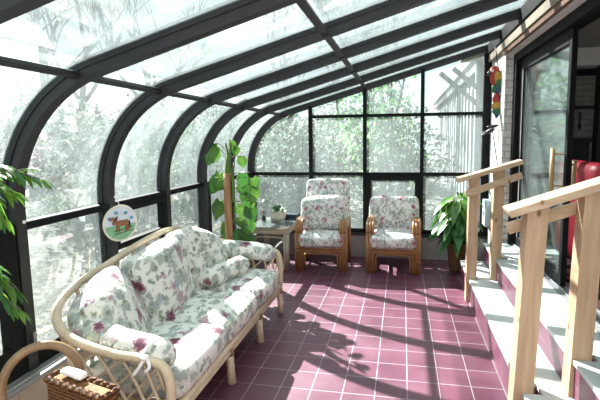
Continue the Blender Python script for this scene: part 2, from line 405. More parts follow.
# ------------------------------------------------------------------ setting
Y0, YB = -1.6, 5.66                     # near end wall and glazed gable
XI, Z0, R0, SL = -2.03, 1.205, .735, .285
TH = PI/2 - math.atan(SL); XR = 1.06
def prof(d=0., n=14, zb=.3, xe=XR):      # roof/wall profile offset outward by d: list of (x, z)
    P = [(XI-d, zb), (XI-d, Z0)]
    cx, cz = XI+R0, Z0
    for i in range(1, n+1):
        a = PI - TH*i/n; P.append((cx+(R0+d)*math.cos(a), cz+(R0+d)*math.sin(a)))
    x, z = P[-1]; P.append((xe, z+SL*(xe-x))); return P
def zprof(x, d=0.):
    P = prof(d, 24)
    for (a, b), (c, e) in zip(P[1:], P[2:]):
        if a <= x <= c and c > a: return b + (e-b)*(x-a)/(c-a)
    return Z0 if x < XI else P[-1][1]
EAVE_X = XI + R0*(1-math.sin(PI/2-TH)) ; EAVE_Z = Z0 + R0*math.sin(TH)

mb = MB(); mb.box((-2.14, Y0-.1, -.12), (1.3, YB+.12, 0)); struct(mb, 'floor', M['tile'])
mb = MB(); mb.box((-2.14, Y0, 0), (-1.99, YB, .285)); kl = struct(mb, 'wall_left', M['tan_tile'])
mb = MB(); mb.rbox((-2.13, Y0, .285), (-1.945, YB-.04, .31)); struct(mb, 'sill', M['sill'], kl)
mb = MB(); mb.box((-1.985, Y0, .31), (-1.975, YB-.04, .318)); struct(mb, 'sill_edge', M['bright_metal'], kl)
mb = MB(); mb.box((-2.0, 5.62, 0), (1.06, 5.76, .3)); kb = struct(mb, 'wall_back', M['plaster'])
mb = MB(); mb.rbox((-2.0, 5.59, .3), (1.06, 5.76, .33)); struct(mb, 'sill', M['alu'], kb)
mb = MB(); mb.box((-2.14, Y0-.15, 0), (1.3, Y0, 3.)); struct(mb, 'wall_front', M['brick'])
mb = MB(); mb.box((1.06, 4.9, 0), (1.32, 5.78, 2.75)); mb.box((1.06, Y0, 0), (1.32, 1.7, 2.75)); mb.box((1.06, 1.7, 2.44), (1.32, 4.9, 2.75)); mb.box((1.1, 1.7, 0), (1.32, 4.9, .405))
struct(mb, 'wall_right', M['brick'])
ntrim = [0]
def trim(mb, mat):
    ntrim[0] += 1; return struct(mb, 'trim_%d' % ntrim[0], mat)
mb = MB(); mb.rbox((1.015, Y0, 2.485), (1.06, YB-.05, 2.57)); trim(mb, M['cream'])
mb = MB(); mb.rbox((1.03, Y0, 2.435), (1.062, 4.92, 2.484)); trim(mb, M['brown'])
mb = MB(); mb.rbox((1.0, Y0, 2.575), (1.06, YB, 2.74)); trim(mb, M['door_black'])
BARS = [YB - .743*k for k in range(10)]                   # rafters, gable end first
SEC = [(0,-.028),(0,.034),(.05,.034),(.05,.041),(.095,.041),(.095,-.035),(.05,-.035),(.05,-.028)]
def rafter(y):
    mb = MB(); rings = []; ns = len(SEC)
    Ps = [prof(d, 18) for d, _ in SEC]
    m = len(Ps[0]); vs = [(Ps[j][i][0], y+SEC[j][1], Ps[j][i][1]) for i in range(m) for j in range(ns)]
    fs = [(i*ns+j, i*ns+(j+1) % ns, (i+1)*ns+(j+1) % ns, (i+1)*ns+j) for i in range(m-1) for j in range(ns)]
    fs += [tuple(range(ns))[::-1], tuple((m-1)*ns+j for j in range(ns))]
    mb.add(vs, fs); return mb
for y in BARS: trim(rafter(y), M['alu'])
def purlin(x, dd=.04, r=.022):                                    # runs the length of the roof, between glass and rafter face
    z = zprof(x, dd); a = math.atan(SL); mb = MB()
    q = Matrix.Rotation(-a, 3, 'Y'); mb.rbox((x-r, BARS[-1], z-.008), (x+r, YB, z+.018), .003, q, (x, 0, z)); return mb
trim(purlin(-1.6, .03), M['alu']); trim(purlin(-.475, .02), M['alu'])
mb = MB(); mb.rbox((-2.115, BARS[-1], .31), (-2.045, YB, .4)); mb.rbox((-2.06, BARS[-1], .31), (-2.035, YB, .345)); trim(mb, M['alu2'])
mb = MB(); mb.rbox((-2.11, BARS[-1], 1.1), (-2.04, YB, 1.145)); trim(mb, M['alu2'])
# gable mullions and transoms
GX = [-2.03, -1.218, -.49, .243, 1.0]
for x in GX[1:4]:
    mb = MB(); mb.rbox((x-.023, 5.625, .33), (x+.023, 5.7, zprof(x, .03))); trim(mb, M['alu2'])
mb = MB(); mb.rbox((.972, 5.6, .33), (1.06, 5.7, 2.6)); trim(mb, M['alu2'])
mb = MB(); mb.rbox((-2.05, 5.635, 1.095), (.98, 5.695, 1.14)); trim(mb, M['alu2'])
mb = MB(); mb.rbox((GX[1], 5.635, 1.86), (.98, 5.695, 1.9)); trim(mb, M['alu2'])
mb = MB(); mb.rbox((-2.05, 5.625, .33), (.98, 5.7, .385)); trim(mb, M['alu2'])

# glazing: one window per bay
nwin = [0]
def window(y):
    nwin[0] += 1; o = empty('window_%d' % nwin[0], (0, y, 0)); o['kind'] = 'structure'; return o
def shell(pl, y0, y1, d0, d1, name, mat, par):            # pane following a stretch of the profile
    a, b = pl(d0), pl(d1); mb = MB(); n = len(a)
    vs = [(x, y, z) for y in (y0, y1) for (x, z) in a] + [(x, y, z) for y in (y0, y1) for (x, z) in b]
    fs = []
    for i in range(n-1):
        fs += [(i, i+1, n+i+1, n+i), (2*n+i, 3*n+i, 3*n+i+1, 2*n+i+1), (i, 2*n+i, 2*n+i+1, i+1), (n+i, n+i+1, 3*n+i+1, 3*n+i)]
    fs += [(0, n, 3*n, 2*n), (n-1, 3*n-1, 4*n-1, 2*n-1)]
    mb.add(vs, fs, False); o = mb.build(name, mat, par)
    o.matrix_parent_inverse = par.matrix_world.inverted() if False else Matrix.Translation(-Vector(par.location)); return o
def sect(z0=None, x0=None, x1=None):
    def f(d):
        P = prof(d, 18)
        if z0 is not None: return [(XI-d, 1.12)] + P[1:-1]
        e = P[-2]; L = P[-1]
        return [(x, e[1]+SL*(x-e[0])) for x in (max(x0, e[0]), x1)]
    return f
def lowpane(z0, z1): return lambda d: [(XI-d, z0), (XI-d, z1)]
def sash(y0, y1, z0, z1, par, t=.055, xo=-2.1, xi=-2.035):
    mb = MB(); mb.rbox((xo, y0, z0), (xi, y1, z0+t)); mb.rbox((xo, y0, z1-t), (xi, y1, z1)); mb.rbox((xo, y0, z0+t), (xi, y0+t, z1-t)); mb.rbox((xo, y1-t, z0+t), (xi, y1, z1-t))
    o = mb.build('sash', M['alu2'], par); o.matrix_parent_inverse = Matrix.Translation(-Vector(par.location)); return o
for k in range(len(BARS)-1):
    y1, y0 = BARS[k]-.02, BARS[k+1]+.02; W = window((y0+y1)/2)
    shell(sect(z0=1), y0, y1, .072, .078, 'pane', M['glass_curve'], W)
    shell(sect(x0=-9, x1=-.44), y0, y1, .072, .078, 'pane', M['glass_roof'], W)
    shell(sect(x0=-.44, x1=XR-.02), y0, y1, .072, .078, 'pane', M['glass_roof'], W)
    shell(lowpane(.36, 1.12), y0, y1, .072, .078, 'pane', M['glass_wall'], W)
    if k == 3: sash(y0+.012, y1-.012, .79, 1.1, W, .045)
    if k in (1, 5): sash(y0+.012, y1-.012, .4, 1.1, W, .085)
def gable(poly, name, par):
    mb = MB(); mb.prism([(x, 5.663, z) for x, z in poly], (0, .006, 0)); o = mb.build(name, M['glass_back'], par)
    o.matrix_parent_inverse = Matrix.Translation(-Vector(par.location))
for k in range(4):
    W = window(5.66); xa, xb = GX[k], GX[k+1]
    gable([(xa, .36), (xb, .36), (xb, 1.12), (xa, 1.12)], 'pane', W)
    n = 10; zs = [(xa+(xb-xa)*i/n) for i in range(n+1)]
    top = [(max(x, XI+.001), zprof(max(x, XI+.001), .05)) for x in zs]
    if k == 0: gable([(xa, 1.12), (xb, 1.12)] + top[::-1], 'pane', W)
    else:
        gable([(xa, 1.12), (xb, 1.12), (xb, 1.88), (xa, 1.88)], 'pane', W); gable([(xa, 1.88), (xb, 1.88)] + top[::-1], 'pane', W)
    if k == 2:
        mb = MB(); t = .06; x0, x1, z0, z1 = xa+.024, xb-.024, .385, 1.095
        for a, b in (((x0,z0),(x1,z0+t)), ((x0,z1-t),(x1,z1)), ((x0,z0+t),(x0+t,z1-t)), ((x1-t,z0+t),(x1,z1-t))): mb.rbox((a[0], 5.62, a[1]), (b[0], 5.69, b[1]))
        o = mb.build('sash', M['alu2'], W); o.matrix_parent_inverse = Matrix.Translation(-Vector(W.location))

# sliding door
D = empty('door_1', (1.21, 4.14, .43)); D['kind'] = 'structure'
def dpart(mb, name, mat):
    o = mb.build(name, mat, D); o.matrix_parent_inverse = Matrix.Translation(-Vector(D.location)); return o
mb = MB(); mb.rbox((1.14, 4.79, .405), (1.28, 4.9, 2.44)); mb.rbox((1.14, 1.7, 2.36), (1.28, 4.79, 2.44)); mb.rbox((1.14, 1.7, .405), (1.28, 1.78, 2.36)); dpart(mb, 'outer_frame', M['door_black'])
mb = MB(); mb.rbox((1.13, 1.78, .405), (1.29, 4.79, .435)); mb.rbox((1.17, 1.78, .435), (1.18, 4.79, .45)); mb.rbox((1.22, 1.78, .435), (1.23, 4.79, .45)); dpart(mb, 'track', M['sill'])
mb = MB(); x0, x1 = 1.185, 1.225; ya, yb, za, zb = 3.42, 4.785, .45, 2.36
mb.rbox((x0, ya, za), (x1, ya+.055, zb)); mb.rbox((x0, yb-.09, za), (x1, yb, zb)); mb.rbox((x0, ya+.055, za), (x1, yb-.09, za+.09)); mb.rbox((x0, ya+.055, zb-.11), (x1, yb-.09, zb)); dpart(mb, 'leaf_frame', M['door_black'])
mb = MB(); mb.box((x0-.004, yb-.105, za+.09), (x0-.001, yb-.09, zb-.11)); dpart(mb, 'glazing_bead', M['bright_metal'])
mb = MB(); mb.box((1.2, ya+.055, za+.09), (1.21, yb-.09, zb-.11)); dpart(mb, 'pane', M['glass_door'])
mb = MB(); mb.tube([(1.115, 3.5, 1.17), (1.115, 3.5, 1.49)], .017); 
for z in (1.21, 1.45): mb.tube([(1.115, 3.5, z), (1.19, 3.45, z)], .008)
dpart(mb, 'handle', M['brass'])
mb = MB(); mb.tube([(1.27, 3.5, 1.13), (1.27, 3.5, 1.4)], .016)
for z in (1.16, 1.37): mb.tube([(1.27, 3.5, z), (1.22, 3.47, z)], .008)
dpart(mb, 'inner_handle', M['brass'])

# ---- the room seen through the door
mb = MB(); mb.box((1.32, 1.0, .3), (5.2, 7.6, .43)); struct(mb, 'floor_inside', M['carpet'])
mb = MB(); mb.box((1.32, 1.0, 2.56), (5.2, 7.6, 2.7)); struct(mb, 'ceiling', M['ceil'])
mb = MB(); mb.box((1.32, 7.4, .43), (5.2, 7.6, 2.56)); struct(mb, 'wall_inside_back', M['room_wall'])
mb = MB(); mb.box((5.0, 1.0, .43), (5.2, 7.4, 1.1)); mb.box((5.0, 1.0, 2.3), (5.2, 7.4, 2.56)); mb.box((5.0, 5.6, 1.1), (5.2, 7.4, 2.3)); mb.box((1.32, 1.0, .43), (5.0, 1.2, 2.56)); mb.box((1.22, 5.78, .3), (1.34, 7.4, 2.7)); struct(mb, 'wall_inside_right', M['room_wall'])  # unseen wall; its wide gap is added to let daylight into the room
mb = MB(); mb.rbox((1.34, 5.3, 2.36), (5., 5.55, 2.555)); trim(mb, M['white'])
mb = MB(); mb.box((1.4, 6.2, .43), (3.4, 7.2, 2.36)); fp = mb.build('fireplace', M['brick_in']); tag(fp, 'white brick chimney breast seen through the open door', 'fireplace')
mb = MB(); mb.rbox((1.8, 6.08, 1.93), (2.46, 6.199, 1.97)); mb.build('mantel_shelf', M['black'], fp)
mb = MB(); mb.rbox((1.7, 6.14, .5), (2.4, 6.199, 1.5)); mb.rbox((1.66, 6.12, 1.5), (2.44, 6.199, 1.56)); mb.build('firebox_surround', M['glossblack'], fp)
mb = MB(); mb.tube([(2.27, 6.16, 1.9), (2.27, 6.16, 1.74)], .012); mb.ell((2.27, 6.16, 1.71), (.02,.02,.045)); o = mb.build('fire_poker', M['glossblack']); tag(o, 'short black iron tool hanging under the fireplace shelf', 'fire tool')
mb = MB(); mb.rbox((2.14, 5.3, .43), (2.27, 5.43, 2.36), .008); trim(mb, M['black'])
# red armchair inside
A = empty('armchair', (1.9, 4.05, .43), 0, label='red upholstered armchair just inside the open sliding door', cat='armchair')
def puff(w, d, h, r, n=10, bulge=(0,0,0), wr=0., seed=0., shape=None):
    vs, fs, key = [], [], {}
    hx, hy, hz = w/2, d/2, h/2; r = min(r, hx, hy, hz)
    def vid(p):
        k = (round(p[0], 5), round(p[1], 5), round(p[2], 5))
        if k in key: return key[k]
        q = Vector((p[0]*hx, p[1]*hy, p[2]*hz)); c = Vector((max(-hx+r, min(hx-r, q.x)), max(-hy+r, min(hy-r, q.y)), max(-hz+r, min(hz-r, q.z))))
        e = q - c
        if e.length > 1e-9:
            m = max(abs(e.x), abs(e.y), abs(e.z)); q = c + e.normalized() * m if m > 0 else q
        u, v, t = p
        q.x += (1 if q.x > 0 else -1)*bulge[0]*(1-v*v)*(1-t*t)*abs(u); q.y += (1 if q.y > 0 else -1)*bulge[1]*(1-u*u)*(1-t*t)*abs(v); q.z += (1 if q.z > 0 else -1)*bulge[2]*(1-u*u)*(1-v*v)*abs(t)
        if wr:
            s = q*6 + Vector((seed, seed*.7, 0)); q += q.normalized()*wr*(noise.noise(s)+.5*noise.noise(s*2.3))
        if shape: q = shape(q, p)
        key[k] = len(vs); vs.append(q); return key[k]
    for k in range(3):
        i, j = (k+1) % 3, (k+2) % 3
        for sg in (-1, 1):
            for a in range(n):
                for b in range(n):
                    q = []
                    for (da, db) in ((0,0),(1,0),(1,1),(0,1)):
                        p = [0,0,0]; p[k] = sg
                        f = lambda t: math.copysign(abs(t)**.75, t)
                        p[i] = f(-1+2*(a+da)/n); p[j] = f(-1+2*(b+db)/n); q.append(vid(tuple(p)))
                    fs.append(q if sg > 0 else q[::-1])
    return vs, fs
def padd(mb, P, mat=None):                                # add a puff, moved by a 4x4 matrix
    vs, fs = P; mb.add([mat @ v for v in vs] if mat is not None else vs, fs, True); return mb
T = Matrix.Translation
def RX(a): return Matrix.Rotation(a, 4, 'X')
def RY(a): return Matrix.Rotation(a, 4, 'Y')
def RZ(a): return Matrix.Rotation(a, 4, 'Z')
mb = MB(); padd(mb, puff(.18,.85,.88,.09), T((-.36,0,.5))); mb.build('backrest', M['red'], A)
mb = MB(); padd(mb, puff(.66,.62,.2,.07, bulge=(0,0,.03)), T((.05,0,.36))); mb.build('seat_cushion', M['red'], A)
for s in (-1, 1):
    mb = MB(); padd(mb, puff(.8,.16,.56,.07), T((.05,s*.38,.34))); mb.build('armrest', M['red'], A)
mb = MB(); mb.rbox((-.42,-.42,.06), (.42,.42,.27), .02); mb.build('base', M['red'], A)
for sx in (-1, 1):
    for sy in (-1, 1):
        mb = MB(); mb.tube([(sx*.36, sy*.36, 0), (sx*.36, sy*.36, .07)], .025); mb.build('leg', M['black'], A)

# ------------------------------------------------------------------ steps and handrails
ST = empty('steps', (.85, 3, 0), label='two red tiled steps with pale grey treads leading up to the sliding door', cat='steps')
def spart(mb, name, mat):
    o = mb.build(name, mat, ST); o.matrix_parent_inverse = Matrix.Translation(-Vector(ST.location)); return o
PN, PF = (2.30, 2.40), (4.18, 4.27)                       # post slots
segs = [(.9, PN[0]-.002), (PN[1]+.002, PF[0]-.002), (PF[1]+.002, 4.83)]
mb = MB(); mb.box((.738, .9, 0), (1.055, 4.83, .2))
for a, b in segs: mb.box((.648, a, 0), (.738, b, .2))
spart(mb, 'riser', M['riser'])
mb = MB(); mb.rbox((.738, .9, .2), (1.055, 4.835, .226), .003)
for a, b in segs: mb.rbox((.638, a, .2), (.738, b, .226), .003)
spart(mb, 'tread', M['stone'])
mb = MB(); mb.box((.996, .9, .227), (1.055, 4.83, .407))
for a, b in segs: mb.box((.885, a, .227), (.996, b, .407))
spart(mb, 'riser', M['riser'])
mb = MB(); mb.rbox((.996, .9, .407), (1.055, 4.835, .433), .003); mb.rbox((1.055, 1.7, .407), (1.135, 4.895, .433), .003)
for a, b in segs: mb.rbox((.875, a, .407), (.996, b, .433), .003)
spart(mb, 'tread', M['stone'])
def handrail(name, label, posts, top, low, ty, ly):
    o = empty(name, (posts[0][0], posts[0][2], 0), label=label, cat='handrail')
    def hp(mb, n, m):
        q = mb.build(n, m, o); q.matrix_parent_inverse = Matrix.Translation(-Vector(o.location)); return q
    for (x0, x1, y0, y1, z0, z1, zr, ln) in posts:
        mb = MB(); mb.prism([(x0-ln, y0, z0), (x1-ln, y0, z0), (x1, y0, zr), (x0, y0, z1)], (0, y1-y0, 0)); hp(mb, 'post', M['lumber'])
    def rail(x0, z0, x1, z1, y0, y1, t, n):
        a = math.atan2(z1-z0, x1-x0); L = math.hypot(x1-x0, z1-z0); mb = MB()
        mb.rbox((0, y0, -t), (L, y1, 0), .004, Matrix.Rotation(-a, 3, 'Y'), (0, (y0+y1)/2, 0))
        for i in range(len(mb.v)): v = mb.v[i]; mb.v[i] = (v[0]+x0, v[1], v[2]+z0)
        return hp(mb, n, M['lumber_x'])
    rail(*top, *ty, .042, 'top_rail'); r = rail(*low, *ly, .06, 'lower_rail')
    return o
handrail('handrail', 'pine handrail nearest the camera, two posts on the steps', [(.63,.73,*PN,0,1.2,1.235,.045), (.892,.99,*PN,.226,1.292,1.326,.03)],
         (.53, 1.21, 1.19, 1.441), (.55, 1.115, 1.05, 1.293), (2.27, 2.42), (2.402, 2.44))
handrail('handrail', 'pine handrail at the far end of the steps, beside the leafy potted plant', [(.622,.712,*PF,0,1.188,1.215,.008), (.84,.93,*PF,.226,1.253,1.28,.004)],
         (.50, 1.197, 1.075, 1.375), (.575, 1.08, 1.065, 1.262), (4.15, 4.29), (4.14, 4.178))

# ------------------------------------------------------------------ sofa
SO = empty('sofa', (-1.4, 2.7, 0), label='long pale rattan sofa with floral cushions beside the left glass wall', cat='sofa')
OFF = Matrix.Translation((1.4, -2.7, 0))
def sp_(mb, name, mat, par=None):
    o = mb.build(name, mat, par or SO)
    if par is None: o.matrix_parent_inverse = OFF
    return o
rail_pts = [(-1.075,1.74,.28), (-1.065,1.735,.42), (-1.09,1.73,.52), (-1.18,1.725,.56), (-1.35,1.72,.575), (-1.58,1.73,.63), (-1.73,1.81,.70), (-1.81,2.0,.76), (-1.82,2.35,.815), (-1.82,2.7,.865), (-1.82,3.05,.88), (-1.81,3.38,.8), (-1.73,3.58,.7), (-1.56,3.66,.635), (-1.35,3.675,.6), (-1.18,3.67,.585), (-1.105,3.665,.54), (-1.085,3.66,.43), (-1.09,3.655,.28)]
rail = smooth_path(rail_pts, 6)
mb = MB(); mb.tube(rail, .023, 10); rp = sp_(mb, 'back_rail', M['rattan_pale'])
base_pts = [(-1.09,1.75,.25), (-1.3,1.75,.25), (-1.55,1.77,.25), (-1.66,1.87,.25), (-1.7,2.1,.25), (-1.7,2.7,.25), (-1.7,3.3,.25), (-1.66,3.53,.25), (-1.55,3.63,.25), (-1.3,3.65,.25), (-1.09,3.65,.25)]
base = smooth_path(base_pts, 6)
mb = MB(); mb.tube(base, .02, 8); sp_(mb, 'seat_rail', M['rattan_pale'])
mb = MB()
for x, z, r in ((-1.095,.255,.024), (-1.1,.215,.022)): mb.tube([(x, 1.72, z), (x, 3.67, z)], r, 10)
sp_(mb, 'front_rail', M['rattan_pale'])
mb = MB()
for k in range(9): mb.box((-1.7, 1.85+k*.21, .245), (-1.1, 1.88+k*.21, .262))
sp_(mb, 'slats', M['rattan_pale'])
for (x, y) in ((-1.097,1.82), (-1.097,2.49), (-1.097,3.07), (-1.097,3.64), (-1.64,1.9), (-1.64,3.5)):
    mb = MB(); mb.tube([(x+.012, y, 0), (x+.006, y, .1), (x, y, .25)], [.029,.025,.025], 10)
    lg = sp_(mb, 'leg', M['rattan_pale'])
    b = MB(); b.tube([(x+.002, y, .19), (x, y, .235)], .031, 10); b.build('binding', M['rattan_bark'], lg).matrix_parent_inverse = Matrix.Identity(4)
def nearest(path, f): return min(path, key=f)
# lattice of crossing canes on both ends, spindles along the back
half = len(rail)//2
for end in (0, 1):
    top = [p for p in rail if (p.y < 1.86 if end == 0 else p.y > 3.55) and p.z > .5]; top.sort(key=lambda p: p.x)
    bot = [p for p in base if (p.y < 1.95 if end == 0 else p.y > 3.45)]; bot.sort(key=lambda p: p.x)
    def at(path, t):
        q = t*(len(path)-1); i = min(int(q), len(path)-2); return path[i].lerp(path[i+1], q-i)
    mb = MB()
    for k in range(-2, 8):
        for sg in (1, -1):
            pts = []
            for j in range(9):
                s = j/8; u = (k + (s*2.2 if sg > 0 else (1-s)*2.2)) / 7.
                if 0 <= u <= 1:
                    p = at(bot, u).lerp(at(top, u), s); p = p + Vector((0, (.006*sg), 0)); pts.append(p)
            if len(pts) > 1: mb.tube(pts, .0085, 6)
    sp_(mb, 'lattice', M['rattan_pale'])
for y in [2.05+.17*k for k in range(9)]:
    t = nearest([p for p in rail if p.x < -1.6], lambda p: abs(p.y-y)); mb = MB()
    mb.tube([(-1.7, y, .25), (-1.75, y, .5), (t.x, t.y, t.z)], .012, 6); sp_(mb, 'spindle', M['rattan_pale'])
# cushions
for i, (a, b) in enumerate(((1.84,2.43), (2.44,3.0), (3.01,3.58))):
    mb = MB(); padd(mb, puff(.6, b-a, .165, .05, 12, (.02,.008,.026), .006, i*3.1), T((-1.375, (a+b)/2, .352)))
    sp_(mb, 'seat_cushion', M['fabric'])
def back_cushion(c, w, h, t, rz, lean, drop=None, seed=0., name='back_cushion'):
    def shp(q, p):                                        # q: x thickness, y along, z up
        if drop: q.z -= drop(q.y/(w/2))*max(0, (q.z/h+.5))
        return q
    mb = MB(); padd(mb, puff(t, w, h, t*.34, 12, (.04,.008,.008), .012, seed, shp), T(c) @ RZ(rz) @ RY(lean))
    return sp_(mb, name, M['fabric'])
back_cushion((-1.6, 2.1, .6), .5, .47, .14, math.radians(24), math.radians(-24), lambda u: .07*max(0,-u)**1.5, 1.3)
back_cushion((-1.64, 2.62, .63), .56, .5, .18, math.radians(2), math.radians(-16), lambda u: .03*(1-u)*.5, 4.7)
back_cushion((-1.65, 3.2, .635), .62, .5, .19, math.radians(-3), math.radians(-16), lambda u: .0 if u < -.2 else .2*((u+.2)/1.2)**1.7, 8.2)
def roll_pad(pts, r, name, seed, parent=None):
    P = smooth_path(pts, 5); n = len(P); rs = []
    for i in range(n):
        e = min(i, n-1-i)/(n-1); rs.append(r*min(1., .62+e*4.5)*(1+.06*noise.noise(Vector((i*.9, seed, 0)))))
    mb = MB(); P = [P[0]-(P[1]-P[0]).normalized()*r*.25] + P + [P[-1]+(P[-1]-P[-2]).normalized()*r*.25]; rs = [r*.25] + rs + [r*.25]
    mb.tube(P, rs, 16); return mb
mb = roll_pad([(-1.735,2.08,.71), (-1.67,1.93,.645), (-1.55,1.855,.605), (-1.38,1.815,.575), (-1.2,1.805,.55), (-1.1,1.805,.53)], .08, '', 2.); ap = sp_(mb, 'arm_pad', M['fabric'])
mb = MB()
for pts in ([(-1.17,1.715,.585),(-1.19,1.69,.54),(-1.22,1.68,.5)], [(-1.17,1.715,.585),(-1.14,1.69,.545),(-1.16,1.685,.52)], [(-1.2,1.7,.58),(-1.17,1.76,.62),(-1.14,1.78,.64)]): mb.tube(smooth_path(pts, 4), .008, 6)
mb.ell((-1.17,1.7,.58), (.018,.014,.014)); mb.build('tie', M['tieband'], ap)
mb = roll_pad([(-1.6,3.52,.62), (-1.45,3.58,.6), (-1.28,3.59,.585), (-1.13,3.585,.565)], .078, '', 5.); ap = sp_(mb, 'arm_pad', M['fabric'])
mb = MB(); mb.tube(smooth_path([(-1.14,3.68,.6),(-1.1,3.7,.64),(-1.07,3.66,.66)], 4), .008, 6); mb.build('tie', M['tieband'], ap)
mb = roll_pad([(-1.5,2.99,.51), (-1.42,3.18,.515), (-1.33,3.42,.52)], .082, '', 9.)
o = mb.build('bolster_pillow', M['fabric']); tag(o, 'small floral bolster pillow lying on the sofa seat', 'pillow')

# ------------------------------------------------------------------ rattan armchairs
def armchair(name, label, loc, rz, tall):
    C = empty(name, loc, rz, label=label, cat='armchair')
    for s in (-1, 1):
        for yy, zt in ((-.29, .47), (.27, .5)):
            mb = MB()
            for dx in ((0, .034, .068) if yy < 0 else (0, .034)): mb.tube([(s*(.302-dx), yy, 0), (s*(.302-dx), yy, zt)], .019, 10)
            mb.build('leg', M['rattan'], C)
        mb = MB()
        for dx, dr in ((0,0), (-.034*s,.0), (-.068*s,0)):
            x = s*.302+dx; r = .11+dr
            pts = [(x, -.29-dr*0, .47)] + arc((-.29+.11, .49), r, PI, PI/2, 6, (1,2), (x,0,0)) + [(x, .0, .49+r-.005), (x, .14, .48+r)] + arc((.27-.09, .47), r-.02, PI/2, 0, 5, (1,2), (x,0,0)) + [(x, .27, .44)]
            mb.tube(pts, .0185, 10)
        mb.build('arm', M['rattan'], C)
        mb = MB(); mb.tube([(s*.27, -.28, .27), (s*.27, .27, .25)], .018, 8); mb.tube([(s*.27, -.27, .09), (s*.27, .26, .09)], .012, 8); mb.build('side_rail', M['rattan'], C)
    mb = MB()
    for z in (.285, .25): mb.tube([(-.29, -.295, z), (.29, -.295, z)], .019, 8)
    mb.build('front_rail', M['rattan'], C)
    mb = MB(); mb.tube([(-.29, .27, .26), (.29, .27, .26)], .018, 8); mb.build('rear_rail', M['rattan'], C)
    mb = MB(); r = .06; x = .2; z = .222
    pts = [(-x, -.29, .02), (-x, -.29, z-r)] + [(-x+r-r*math.cos(a), -.29, z-r+r*math.sin(a)) for a in (PI/8, PI/4, 3*PI/8, PI/2)] + [(x-r+r*math.sin(a), -.29, z-r+r*math.cos(a)) for a in (0, PI/8, PI/4, 3*PI/8, PI/2)] + [(x, -.29, .02)]
    mb.tube(pts, .013, 8); mb.build('arched_brace', M['rattan'], C)
    hb = .98 if tall else .8
    mb = MB()
    for s in (-1, 1): mb.tube([(s*.24, .2, .25), (s*.24, .27, .6), (s*.235, .3, hb)], .018, 8)
    for k in range(5): mb.tube([(-.24, .2+.02*k, .4+k*.13 if .4+k*.13 < hb else hb), (.24, .2+.02*k, .4+k*.13 if .4+k*.13 < hb else hb)], .01, 6)
    mb.build('back_frame', M['rattan'], C)
    mb = MB(); padd(mb, puff(.53, .58, .16, .05, 12, (.008,.02,.022), .004, loc[0]), T((0, -.055, .375))); mb.build('seat_cushion', M['fabric_small'], C)
    if tall:
        mb = MB(); padd(mb, puff(.55, .12, .63, .05, 12, (.008,.02,.01), .004, 5.), T((.03, .195, .75)) @ RX(math.radians(-9))); mb.build('back_cushion', M['fabric_small'], C)
    else:
        mb = MB(); padd(mb, puff(.6, .17, .43, .055, 12, (.01,.025,.012), .006, 2.), T((0, .16, .64)) @ RX(math.radians(-10))); mb.build('back_cushion', M['fabric_small'], C)
    return C
armchair('armchair', 'rattan armchair next to the side table, extra pillow against its tall floral back', (-.965, 5.2, 0), math.radians(3), True)
armchair('armchair', 'rattan armchair nearer the steps with a single floral back cushion', (-.1, 5.25, 0), 0, False)
mb = MB(); padd(mb, puff(.57, .17, .41, .06, 12, (.01,.03,.01), .012, 7.), RX(math.radians(-14)) @ RY(math.radians(-3)))
o = mb.build('throw_pillow', M['fabric_small'], None, (-.955, 5.19, .665)); o.rotation_euler = (0,0,math.radians(3)); tag(o, 'floral pillow leaning on the back of the armchair by the side table', 'pillow')

# ------------------------------------------------------------------ side table and things on it
TB = empty('side_table', (-1.6, 5.22, 0), 0, label='whitewashed cane side table with a glass top in the back corner', cat='table')
w2, d2, h = .255, .33, .525
for sx in (-1, 1):
    for sy in (-1, 1):
        mb = MB()
        for dx, dy in ((0,0), (-.034*sx,0), (0,-.034*sy)): mb.tube([(sx*(w2-.02)+dx, sy*(d2-.02)+dy, 0), (sx*(w2-.02)+dx, sy*(d2-.02)+dy, h-.06)], .018, 8)
        mb.build('leg', M['whitewash'], TB)
mb = MB(); mb.rbox((-w2,-d2,h-.085), (w2,-d2+.035,h-.012), .008); mb.rbox((-w2,d2-.035,h-.085), (w2,d2,h-.012), .008); mb.rbox((-w2,-d2+.035,h-.085), (-w2+.035,d2-.035,h-.012), .008); mb.rbox((w2-.035,-d2+.035,h-.085), (w2,d2-.035,h-.012), .008)
mb.tube([(-w2,-d2,h-.02), (w2,-d2,h-.02), (w2,d2,h-.02), (-w2,d2,h-.02)], .016, 8, closed=True); mb.build('apron', M['whitewash'], TB)
mb = MB(); mb.rbox((-w2+.005,-d2+.005,h-.012), (w2-.005,d2-.005,h), .003); mb.build('glass_top', M['glass_top'], TB)
for e in (-1, 1):
    mb = MB()
    for s in (-1, 1):
        mb.tube(smooth_path([(s*(w2-.055), e*(d2-.02), .2), (s*(w2-.065), e*(d2-.02), .34), (s*(w2-.11), e*(d2-.02), .395), (0, e*(d2-.02), .4)], 5), .01, 6)
    mb.build('arched_brace', M['whitewash'], TB)
P = empty('potted_plant', (-1.6, 5.33, .526), label='small bushy plant in a cream ceramic pot on the side table', cat='plant')
mb = MB(); mb.lathe([(0,0),(.085,0),(.1,.05),(.108,.12),(.112,.125),(.104,.125),(.095,.1),(0,.1)], n=28); mb.build('pot', M['pot_white'], P)
mb = MB()
for k in range(150):
    a = rnd.uniform(0, 2*PI); e = rnd.uniform(.1, 1.4); d = Vector((math.cos(a)*math.cos(e), math.sin(a)*math.cos(e), math.sin(e))); b = Vector((0,0,.1)) + d*rnd.uniform(.02,.09)
    mb.leaf(b, d + Vector((rnd.uniform(-.4,.4), rnd.uniform(-.4,.4), rnd.uniform(-.2,.3))), (0,0,1), rnd.uniform(.03,.055), .026, .3, False, 4)
mb.build('foliage', M['leaf_dark'], P)
B = empty('book', (-1.47, 5.465, .526), math.radians(-8), label='thick dark blue hardback book on the back of the side table', cat='book')
